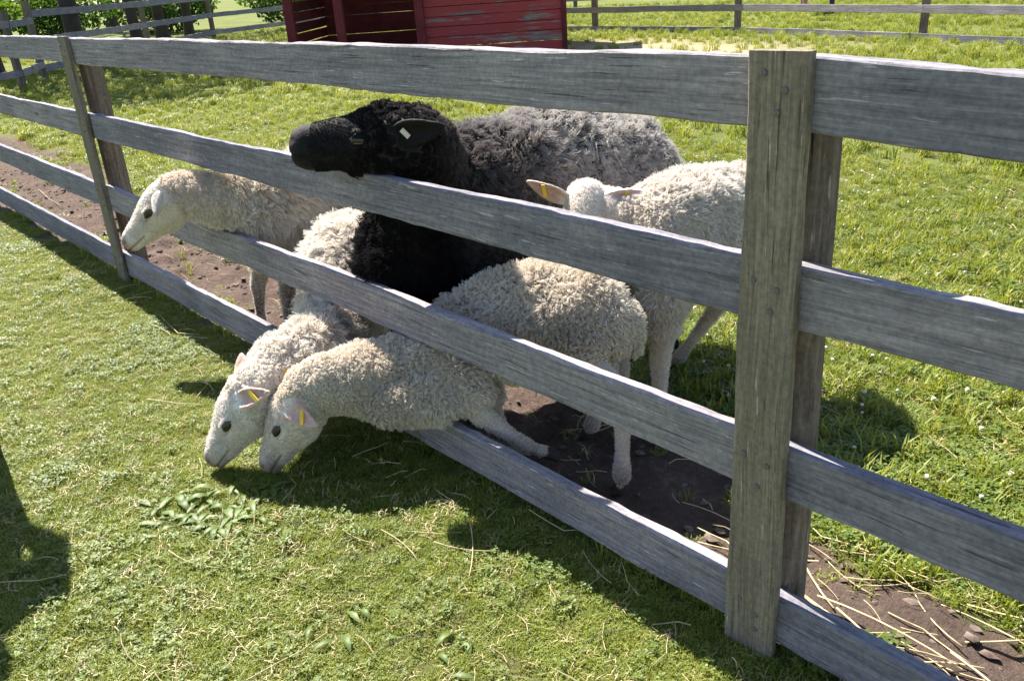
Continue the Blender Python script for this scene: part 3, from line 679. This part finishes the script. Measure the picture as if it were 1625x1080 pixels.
    # lumpy fleece under the wool
    lump = (vnoise(Vv, 9, 2)-.5)*.022 + (vnoise(Vv, 22, 3)-.5)*.016 + (vnoise(Vv, 55, 4)-.5)*.008
    Vv = Vv + Nn*(w*lump*wool.get('lump', 1.0))[:, None]
    me.vertices.foreach_set('co', Vv.astype('f').ravel()); me.update()
    ca = me.color_attributes.new('col', 'FLOAT_COLOR', 'POINT'); ca.data.foreach_set('color', np.concatenate([col, np.ones((len(col), 1))], 1).astype('f').ravel())
    root = empty(name, base); tag(root, label, 'sheep', group)
    link('body', me, M_SKIN, root)
    def flow(pos):
        f_ = np.tile(-a*.0 + np.array(wool.get('flow', (0, 0, -1.0)), float), (len(pos), 1)); f_[:, 2] -= .3; return f_/np.linalg.norm(f_, axis=1)[:, None]
    lf = None
    hl_ = wool.get('head_len', .4); lf = lambda c: hl_ + (1-hl_)*sstep(.55*L, 1.25*L, np.linalg.norm(c-(P+a*.3*L), axis=1))
    make_wool(me, w, wool['n'], wool['len'], wool['clumps'], wool.get('stand', .55), flow, wool.get('curl', .004), wool['mat'], root, 'wool', wool.get('rad', .001), wool.get('seed', 1), lf)
    if wool.get('fur'):
        fur = ((w < .6) & (de > .004) & ((dl < .012) | (hl[:, 0] < .84)) & ~hf).astype(float)
        for sg in (-1, 1): fur *= (np.linalg.norm((hl-np.array([.42, sg*.176*g, .02]))/np.array([.10, .12, .058]), axis=1) > 1)
        fur *= ~((np.abs(hl[:, 2]-ml) < .016) & (hl[:, 0] > .64))
        make_wool(me, fur, 26000, .0085, 9000, .28, lambda pos: np.tile(-a*.8+np.array([0, 0, -.25]), (len(pos), 1)), .0006, wool['fur'], root, 'short_fur', .0005, 9)
    for sg in (-1, 1):
        v, f = ico(3); ed = np.array([.078, .034, .038])*L
        em = mesh('eye', (v*ed) @ ax + H(.40, sg*.176*g, .03), f, True); link('eye', em, M_EYE, root)
        lid = Blobs(); lid.chain([(H(.325, sg*.186*g, .025), .014*L), (H(.365, sg*.198*g, .065), .02*L), (H(.42, sg*.19*g, .068), .02*L), (H(.475, sg*.168*g, .03), .013*L)], 'h', sub=2)
        lm = lid.build(.0025, 2); c2 = lm.color_attributes.new('col', 'FLOAT_COLOR', 'POINT'); c2.data.foreach_set('color', np.tile(np.array([*(fc*.16), 1.0]), len(lm.vertices)).astype('f'))
        link('eyelid', lm, M_SKIN, root)
    if tags:
        for i, (e0, d, nf_, wdir, EL) in enumerate(ear_info):
            if tags is True or tags[i]:
                pale = tags is not True and tags[i] == 2; c0 = e0 + d*EL*(.22 if pale else .60) + nf_*.010
                mm = frame(Vector(wdir), Vector(nf_), c0); me_t = plank_mesh('ear_tag', (.08 if pale else .16)*L, .006, .045*L, 3, .01, .0, .0015)
                mm = frame(Vector(wdir*.8+d*.5), Vector(nf_), c0)
                link('ear_tag', me_t, M_TAG if tags is True or tags[i] == 1 else M_PALE, root, mm)
    return root

W_FACE = (.80, .73, .66)
def leg4(hip, stifle, hock, fet, hoof, r=(.085, .06, .030, .021, .027), toe=None):
    return ([(hip, r[0]), (stifle, r[1])], [(stifle, r[1]*.8), (hock, r[2]), (fet, r[3]), (hoof, r[4], toe) if toe else (hoof, r[4])])

# E: cream lamb reaching under the third rail, on bent forelegs
sheep('sheep', 'cream curly lamb bowed on its forelegs, neck pushed out over the bottom rail', 'flock at the fence', (-1.0, .2, 0),
      [((-.835, .40, .46), .09, .11), ((-.91, .385, .478), .14, .155), ((-1.02, .34, .472), .16, .175), ((-1.14, .275, .43), .155, .175), ((-1.26, .195, .378), .13, .15), ((-1.36, .03, .292), .135, .108), ((-1.42, -.12, .29), .115, .118), ((-1.475, -.23, .30), .09, .10), ((-1.50, -.30, .30), .07, .075)],
      dict(poll=(-1.50, -.325, .285), nose=(-1.60, -.455, .03), top=(-.70, -.60, .35), ear_open=(.55, -.6, .45)),
      [leg4((-.87, .32, .43), (-.81, .29, .38), (-.665, .295, .33), (-.645, .262, .07), (-.648, .255, 0), toe=(-.8, -.6, 0)),
       leg4((-.95, .46, .43), (-.98, .46, .33), (-.90, .49, .27), (-.94, .44, .06), (-.955, .435, 0), toe=(-.8, -.6, 0)),
       ([((-1.19, .08, .30), .085), ((-1.12, .075, .25), .06)], [((-1.12, .075, .25), .05), ((-1.075, .075, .20), .034), ((-.95, .15, .10), .021), ((-.89, .20, .05), .026, (.7, .6, 0))]),
       ([((-1.25, .16, .28), .08), ((-1.20, .19, .18), .055)], [((-1.20, .19, .18), .045), ((-1.14, .19, .07), .034), ((-1.02, .17, .045), .021), ((-.955, .14, .02), .026, (.8, -.3, 0))])],
      dict(n=85000, len=.024, clumps=14000, stand=.6, flow=(.5, .4, -.9), curl=.0045, mat=M_WOOL_CREAM, seed=2, fur=M_FUR2), W_FACE, tail=[((-.83, .42, .55), .035), ((-.77, .45, .48), .03), ((-.76, .45, .40), .025)],
      extra=[[((-1.20, .0, .25), .075), ((-1.33, -.1, .245), .08)]], head_wool=.10, ears=((-.50, -.10, .55), (.72, .25, -.30)))
# B: white lamb grazing beside it
sheep('sheep', 'white lamb with long fluffy neck grazing beside the curly lamb', 'flock at the fence', (-2.1, .2, 0),
      [((-2.33, .43, .42), .11, .12), ((-2.25, .35, .44), .15, .165), ((-2.12, .25, .445), .16, .17), ((-1.99, .165, .38), .13, .14), ((-1.86, .01, .295), .125, .108), ((-1.77, -.14, .29), .11, .11), ((-1.70, -.29, .30), .09, .10), ((-1.66, -.39, .30), .07, .075)],
      dict(poll=(-1.655, -.42, .29), nose=(-1.765, -.575, .04), top=(-.60, -.70, .4), ear_open=(.5, -.6, .45)),
      [leg4((-2.2, .45, .36), (-2.22, .42, .28), (-2.30, .50, .22), (-2.27, .48, .05), (-2.26, .47, 0)), leg4((-2.36, .36, .36), (-2.36, .34, .28), (-2.42, .42, .22), (-2.40, .40, .05), (-2.39, .39, 0)),
       ([((-1.93, .17, .32), .075), ((-1.91, .17, .22), .05)], [((-1.91, .17, .22), .04), ((-1.90, .16, .17), .028), ((-1.90, .16, .05), .02), ((-1.895, .155, 0), .026)]),
       ([((-2.06, .07, .32), .075), ((-2.05, .07, .22), .05)], [((-2.05, .07, .22), .04), ((-2.04, .07, .17), .028), ((-2.04, .07, .05), .02), ((-2.035, .065, 0), .026)])],
      dict(n=70000, len=.050, clumps=3800, stand=.42, flow=(.25, -.55, -.75), curl=.005, mat=M_WOOL_WHITE, seed=3, fur=M_FUR), (.80, .75, .70), woolcol=(.66, .60, .53), head_wool=.10, ears=((-.55, .25, .55), (.70, .45, .30)))
# A: white faced sheep with its head through the middle gap
sheep('sheep', 'tan necked white faced sheep with its head through the middle gap by the far post', 'flock at the fence', (-2.65, .5, 0),
      [((-2.72, .98, .58), .13, .15), ((-2.70, .85, .60), .185, .20), ((-2.66, .55, .61), .195, .215), ((-2.60, .28, .62), .165, .18), ((-2.66, .10, .67), .115, .125), ((-2.73, .0, .695), .092, .105), ((-2.79, -.09, .735), .075, .082)],
      dict(poll=(-2.80, -.12, .745), nose=(-2.94, -.335, .535), top=(-.3, -.4, .8), ear_open=(-.5, -.6, -.2), nosecol=(.42, .27, .27)),
      [leg4((-2.60, .90, .48), (-2.58, .85, .38), (-2.58, .95, .27), (-2.58, .93, .05), (-2.58, .92, 0)), leg4((-2.80, .90, .48), (-2.82, .85, .38), (-2.82, .95, .27), (-2.82, .93, .05), (-2.82, .92, 0)),
       ([((-2.70, .25, .48), .085), ((-2.76, .19, .36), .055)], [((-2.76, .19, .36), .045), ((-2.80, .16, .24), .034), ((-2.81, .145, .05), .022), ((-2.812, .138, 0), .028)]),
       ([((-2.54, .27, .48), .085), ((-2.56, .21, .36), .055)], [((-2.56, .21, .36), .045), ((-2.57, .19, .24), .034), ((-2.58, .17, .05), .022), ((-2.582, .164, 0), .028)])],
      dict(n=75000, len=.050, clumps=5200, stand=.38, flow=(.35, .45, -.7), curl=.004, mat=M_WOOL_TAN, seed=4, fur=M_FUR), (.76, .71, .65), woolcol=(.62, .53, .43), legcol=(.17, .12, .095), head_wool=.02, ears=((-.85, .1, .12), (.55, -.45, -.30)))
# C: black sheep
sheep('sheep', 'big black sheep with grey back resting its chin on the second rail', 'flock at the fence', (-1.5, .6, 0),
      [((-1.40, 1.24, .66), .15, .17), ((-1.42, 1.10, .71), .225, .25), ((-1.46, .88, .735), .25, .285), ((-1.52, .60, .735), .245, .275), ((-1.57, .38, .74), .215, .245), ((-1.56, .26, .82), .165, .19), ((-1.48, .24, .955), .125, .14), ((-1.41, .195, 1.015), .10, .112), ((-1.385, .16, 1.04), .085, .088)],
      dict(poll=(-1.375, .145, 1.045), nose=(-1.655, -.135, 1.058), top=(0, 0, 1), girth=1.22, blunt=True, nosecol=(.03, .026, .03), earcol=(.012, .010, .011), ear_open=(.4, -.75, -.2)),
      [leg4((-1.28, 1.12, .5), (-1.24, 1.08, .42), (-1.18, 1.18, .28), (-1.17, 1.15, .05), (-1.17, 1.14, 0), (.12, .08, .04, .028, .034)), leg4((-1.54, 1.12, .5), (-1.56, 1.08, .42), (-1.57, 1.18, .28), (-1.57, 1.15, .05), (-1.57, 1.14, 0), (.12, .08, .04, .028, .034)),
       ([((-1.48, .33, .55), .11), ((-1.46, .28, .40), .065)], [((-1.46, .28, .40), .05), ((-1.46, .27, .25), .038), ((-1.46, .27, .05), .027), ((-1.46, .26, 0), .033)]),
       ([((-1.68, .31, .55), .11), ((-1.69, .27, .40), .065)], [((-1.69, .27, .40), .05), ((-1.69, .26, .25), .038), ((-1.69, .26, .05), .027), ((-1.69, .25, 0), .033)])],
      dict(n=120000, len=.048, clumps=6500, stand=.55, flow=(.0, .5, -.8), curl=.008, mat=M_WOOL_BLACK, seed=5, rad=.0011, lump=1.6, head_len=.26, fur=M_FURB), (.011, .010, .012), woolcol=(.03, .026, .026), legcol=(.02, .017, .017),
      extra=[[((-1.58, .25, .70), .17), ((-1.62, .20, .56), .15)]], tail=[((-1.38, 1.30, .75), .05), ((-1.36, 1.36, .6), .04)], tags=(0, 2), head_wool=.40, ears=((-.6, .6, .0), (.80, .35, .12)), voxel=.0065)
# D: white sheep behind
sheep('sheep', 'pale smooth sheep with both ears spread, standing beside the near post behind the lamb', 'flock at the fence', (-.9, .85, 0),
      [((-.80, 1.22, .63), .10, .12), ((-.83, 1.12, .65), .155, .175), ((-.87, .95, .66), .17, .195), ((-.92, .76, .655), .165, .185), ((-.97, .70, .68), .12, .14), ((-1.03, .645, .74), .08, .09), ((-1.075, .625, .785), .05, .055)],
      dict(poll=(-1.09, .605, .815), nose=(-.985, .475, .575), top=(.45, -.5, .6), ear_open=(.5, -.6, -.3), ear=.5),
      [leg4((-.93, 1.10, .50), (-.97, 1.05, .42), (-.92, 1.13, .30), (-1.06, 1.07, .06), (-1.10, 1.055, 0), toe=(-.8, -.5, 0)), leg4((-.74, 1.13, .50), (-.72, 1.08, .42), (-.66, 1.20, .27), (-.67, 1.16, .05), (-.675, 1.15, 0)),
       ([((-1.0, .72, .50), .085), ((-1.01, .70, .38), .055)], [((-1.01, .70, .38), .045), ((-1.02, .69, .24), .033), ((-1.02, .69, .05), .022), ((-1.025, .68, 0), .028)]),
       ([((-.84, .70, .50), .085), ((-.83, .68, .38), .055)], [((-.83, .68, .38), .045), ((-.83, .67, .24), .033), ((-.83, .67, .05), .022), ((-.835, .66, 0), .028)])],
      dict(n=70000, len=.028, clumps=8000, stand=.5, flow=(.1, .6, -.7), curl=.003, mat=M_WOOL_PALE, seed=6, fur=M_FUR), (.78, .71, .65), woolcol=(.62, .55, .47), legcol=(.62, .52, .46), tail=[((-.80, 1.29, .68), .04), ((-.79, 1.34, .55), .035)], head_wool=-.3, ears=((-.62, -.55, .40), (.66, .70, .10)))

# ------------------------------------------------------------------ person outside the view whose shadow falls on the lawn
def person(loc, rz, label, shirt, trousers, hair, s=1.0, cat='person'):
    e = empty('person', loc); e.rotation_euler.z = rz; e.scale = (s, s, s); tag(e, label, cat)
    B = Blobs()
    B.chain([((0, 0, .95), .17, .12), ((0, 0, 1.15), .145, .11), ((0, 0, 1.38), .19, .115), ((0, 0, 1.46), .12, .09), ((0, .0, 1.54), .055), ((0, .01, 1.62), .06)], 'w', upv=(0, 1, 0))
    B.ell((0, .015, 1.69), np.eye(3), (.075, .095, .115), 'h')
    for sg in (-1, 1):
        B.chain([((sg*.19, 0, 1.42), .055), ((sg*.23, .02, 1.16), .05), ((sg*.16, .16, 1.10), .036), ((sg*.10, .2, 1.12), .042), ((sg*.06, .22, 1.13), .022)], 'a', upv=(0, 1, 0))
        B.chain([((sg*.09, 0, .95), .10), ((sg*.11, .0, .5), .065), ((sg*.12, -.01, .09), .045)], 'l', upv=(0, 1, 0))
        B.chain([((sg*.12, -.03, .045), .045, .045), ((sg*.13, .15, .035), .038, .035)], 'f')
    me = B.build(.014, 2); Vv, Nn = verts_np(me)
    col = np.tile(np.array(shirt), (len(Vv), 1)); col[Vv[:, 2] < .95] = trousers; col[Vv[:, 2] < .09] = (.05, .05, .06); col[Vv[:, 2] > 1.52] = (.55, .36, .28)
    col[(Vv[:, 2] > 1.70) & (Vv[:, 1] < .07)] = hair; col[(np.abs(Vv[:, 0]) > .15) & (Vv[:, 2] < .99) & (Vv[:, 1] > .1) & (Vv[:, 2] > .8)] = (.55, .36, .28)
    ca = me.color_attributes.new('col', 'FLOAT_COLOR', 'POINT'); ca.data.foreach_set('color', np.concatenate([col, np.ones((len(col), 1))], 1).astype('f').ravel())
    link('body', me, M_SKIN, e)
person((-2.58, -1.215, 0), 1.5, 'person standing on the lawn whose rounded shadow falls on the grass', (.2, .25, .4), (.05, .06, .1), (.1, .06, .03))
person((-11.6, 19.5, 0), 2.4, 'person in pale trousers walking beyond the long rail fence', (.5, .2, .2), (.45, .30, .28), (.1, .06, .03))
person((-11.0, 19.8, 0), 2.0, 'person in dark blue trousers walking beyond the long rail fence', (.3, .3, .3), (.04, .06, .14), (.05, .04, .03))

# ------------------------------------------------------------------ straw, flowers, weeds
def straw_mesh(seed, L=.16):
    rnd = random.Random(seed); v, f = [], []; k = 5; n_ = 5; bend = rnd.uniform(-.8, .8); kink = rnd.choice([0, .5, .9, -.9])
    p = Vector((0, 0, 0)); an = 0
    for i in range(n_+1):
        r = .0016*(1-.3*i/n_)
        for j in range(k): a = 6.283*j/k; v.append(p + Vector((-math.sin(an)*math.cos(a)*r, math.cos(an)*math.cos(a)*r, math.sin(a)*r)))
        an += bend/n_ + (kink if i == 3 else 0); p = p + Vector((math.cos(an), math.sin(an), .02*rnd.uniform(-1, 1)))*L/n_
    for i in range(n_):
        for j in range(k): f.append((i*k+j, i*k+(j+1) % k, (i+1)*k+(j+1) % k, (i+1)*k+j))
    f.append(tuple(range(k-1, -1, -1))); f.append(tuple(n_*k+j for j in range(k)))
    me = mesh('straw', v, f, True); me.materials.append(M_STRAW); return me
SM = [straw_mesh(i) for i in range(8)]
# stalks one can pick out, read off the photograph: (px, py, px2, py2)
ST = [(690, 780, 728, 824), (605, 843, 690, 880), (690, 865, 780, 905), (640, 846, 735, 846), (745, 830, 775, 920), (840, 815, 930, 880), (925, 880, 950, 940), (985, 895, 1012, 955), (1064, 1005, 1035, 1070), (800, 980, 780, 1030), (545, 845, 580, 885), (235, 640, 330, 648), (240, 520, 290, 535), (255, 505, 300, 560), (120, 780, 160, 762), (0, 935, 110, 925), (110, 905, 125, 920), (245, 825, 290, 890), (270, 880, 320, 935), (400, 1080, 520, 1005), (480, 700, 560, 690), (450, 800, 490, 760), (320, 770, 335, 730), (690, 715, 640, 705), (870, 930, 880, 975), (735, 915, 800, 890), (125, 430, 165, 400), (60, 300, 100, 330), (270, 600, 330, 585), (310, 640, 350, 600)]
for i, (x0, y0, x1, y1) in enumerate(ST):
    a = Vector((*gz(x0, y0), 0)); b_ = Vector((*gz(x1, y1), 0)); L = (b_-a).length
    o = bpy.data.objects.new('straw', SM[i % 8]); COL.objects.link(o)
    o.location = (a.x, a.y, float(gheight(np.array([a.x]), np.array([a.y]))[0])+.016); o.rotation_euler = (0, -.02, math.atan2(b_.y-a.y, b_.x-a.x)); o.scale = (L/.16, min(1.3, L/.16*.6+.2), 1.1)
    tag(o, 'dry straw stalk lying on the mown lawn in front of the fence', 'straw', 'straw stalks on the lawn')
for i in range(26):
    x = random.uniform(-.3, .75); y = random.uniform(.12, .42); o = bpy.data.objects.new('straw', SM[i % 8]); COL.objects.link(o)
    s = random.uniform(.8, 1.9); o.location = (x, y, float(gheight(np.array([x]), np.array([y]))[0])+.008); o.rotation_euler = (0, -.05, random.uniform(-.5, .9)+random.choice([0, 3.14])); o.scale = (s, s, 1)
    tag(o, 'dry straw stalk lying on the mud behind the near post', 'straw', 'straw stalks on the mud')
def litter(name, xr, yr, k, label, mat_src, zoff=.012, smin=.3, smax=1.0, build=None):
    v, f = [], []
    for i in range(k):
        x, y = random.uniform(*xr), random.uniform(*yr)
        if not in_view(np.array([[x, y, 0.0]]))[0]: continue
        z = float(gheight(np.array([x]), np.array([y]))[0])+zoff*random.uniform(.5, 1.6); build(v, f, x, y, z)
    ob = link(name, mesh(name, v, f), mat_src); tag(ob, label, 'straw' if 'straw' in name else 'flowers', kind='stuff')
def b_straw(v, f, x, y, z):
    L = random.uniform(.03, .16); a = random.uniform(0, 6.28); w = .0013; bend = random.uniform(-.6, .6); k = len(v)
    for i in range(4):
        t = i/3; aa = a+bend*t; px, py = x+math.cos(aa)*L*t, y+math.sin(aa)*L*t; zz = z+.01*math.sin(t*3)*random.random()
        v.append((px-math.sin(aa)*w, py+math.cos(aa)*w, zz)); v.append((px+math.sin(aa)*w, py-math.cos(aa)*w, zz)); v.append((px, py, zz+w*1.6))
    for i in range(3):
        for j in range(3): f.append((k+i*3+j, k+i*3+(j+1) % 3, k+i*3+3+(j+1) % 3, k+i*3+3+j))
litter('lawn_straw_litter', (-5, .3), (-1.5, -.05), 420, 'small bits of dry straw scattered over the lawn', M_STRAW, build=b_straw)
litter('pasture_straw_litter', (-8, 2), (.1, 4.5), 1500, 'dry straw bits scattered over the pasture and mud', M_STRAW, .02, build=b_straw)
litter('hay_straw_litter', (-15, -4), (8.5, 13), 1800, 'pale hay strewn on the ground beside the red shed', M_STRAW, .03, build=lambda v, f, x, y, z: b_straw(v, f, x, y, z))
def b_flower(v, f, x, y, z):
    r = random.uniform(.005, .010); k = len(v); vv, ff = ico(1)
    v += [tuple(q) for q in (vv*np.array([r, r, r*.9])*(1+rng.uniform(-.2, .2, (len(vv), 1)))+np.array([x, y, z+.02]))]; f += [tuple(int(b_)+k for b_ in q) for q in ff]
litter('clover_flowers', (-7, 2.2), (.5, 4.5), 700, 'white clover flowers dotted through the pasture', M_FLOWER, .02, build=b_flower)
def weed(loc, nl, L, label, seed, spread=.085):
    rnd = random.Random(seed); e = empty('broadleaf_weed', loc); tag(e, label, 'weed', 'broadleaf weeds in the turf')
    for i in range(nl):
        az = i*2.4+rnd.uniform(-.4, .4); ln = L*rnd.uniform(.6, 1.15); w = ln*rnd.uniform(.2, .32); v, f = [], []; rise = rnd.uniform(.2, .8); off = Vector((rnd.uniform(-1, 1)*spread, rnd.uniform(-1, 1)*spread, 0))
        d = Vector((math.cos(az), math.sin(az), 0)); s = Vector((-d.y, d.x, 0)); n_ = 7
        for k in range(n_+1):
            t = k/n_; wd = w*(.12+math.sin(t**.8*math.pi)*.9)*(1+.3*(k % 2)*rnd.uniform(0, 1)); c = off + d*ln*t + Vector((0, 0, ln*(rise*t-rise*1.1*t*t)+.01))
            v += [c-s*wd*.5+Vector((0, 0, wd*.18)), c, c+s*wd*.5+Vector((0, 0, wd*.18))]
        for k in range(n_): f += [(k*3, k*3+1, k*3+4, k*3+3), (k*3+1, k*3+2, k*3+5, k*3+4)]
        link('leaf', mesh('leaf', v, f, True), M_WEED, e)
weeds = [((285, 810), 26, .08, 'large leafy weed patch in front of the grazing lambs'), ((370, 830), 26, .075, 'spreading weed clump just below the curly lamb muzzle'), ((400, 790), 20, .065, 'weed leaves under the noses of the lambs'), ((260, 850), 9, .05, 'small weed beside the leafy patch'),
         ((555, 1020), 6, .06, 'pale wilted weed leaves on the lawn'), ((690, 1040), 5, .06, 'single wilted weed on open lawn away from the sheep'), ((60, 960), 7, .045, 'small weed at the edge of the shadow on the lawn'),
         ((1110, 600), 12, .10, 'broad dock leaves growing in shade behind the lamb'), ((1160, 640), 9, .09, 'dock leaves in shade beside the near post'), ((1560, 740), 10, .08, 'broadleaf weed in the sunny pasture beyond the right rails'), ((1480, 830), 8, .07, 'leafy weed at the edge of the mud behind the fence')]
for i, ((px, py), nl, L, lb) in enumerate(weeds):
    x, y = gz(px, py); weed((x, y, float(gheight(np.array([x]), np.array([y]))[0])), nl, L, lb, 60+i)

def b_clod(v, f, x, y, z):
    if dirt(np.array([x]), np.array([y]))[0][0] < .45: return
    r = .004+.016*random.random()**3; k = len(v); vv, ff = ico(1)
    v += [tuple(q) for q in (vv*np.array([r*random.uniform(.8, 1.5), r, r*.5])*(1+rng.uniform(-.4, .4, (len(vv), 1)))+np.array([x, y, z-.01]))]; f += [tuple(int(b_)+k for b_ in q) for q in ff]
M_CLOD = simple_mat('soil_clods', (.07, .048, .04), .95, .1, (.20, .155, .125), 30)
litter('soil_clods', (-9, 1.2), (.05, .9), 2600, 'crumbled clods of trampled soil along the fence', M_CLOD, .01, build=b_clod)
bpy.data.objects['soil_clods']['category'] = 'soil'
for i in range(30):
    x = random.uniform(-.25, .7); y = random.uniform(.1, .5); o = bpy.data.objects.new('straw', SM[i % 8]); COL.objects.link(o)
    q = random.uniform(.6, 2.2); o.location = (x, y, float(gheight(np.array([x]), np.array([y]))[0])+random.uniform(.006, .03)); o.rotation_euler = (0, random.uniform(-.12, .06), random.uniform(-.4, .7)+random.choice([0, 3.14])); o.scale = (q, q, 1)
    tag(o, 'dry straw stalk lying on the mud behind the near post', 'straw', 'straw stalks on the mud')
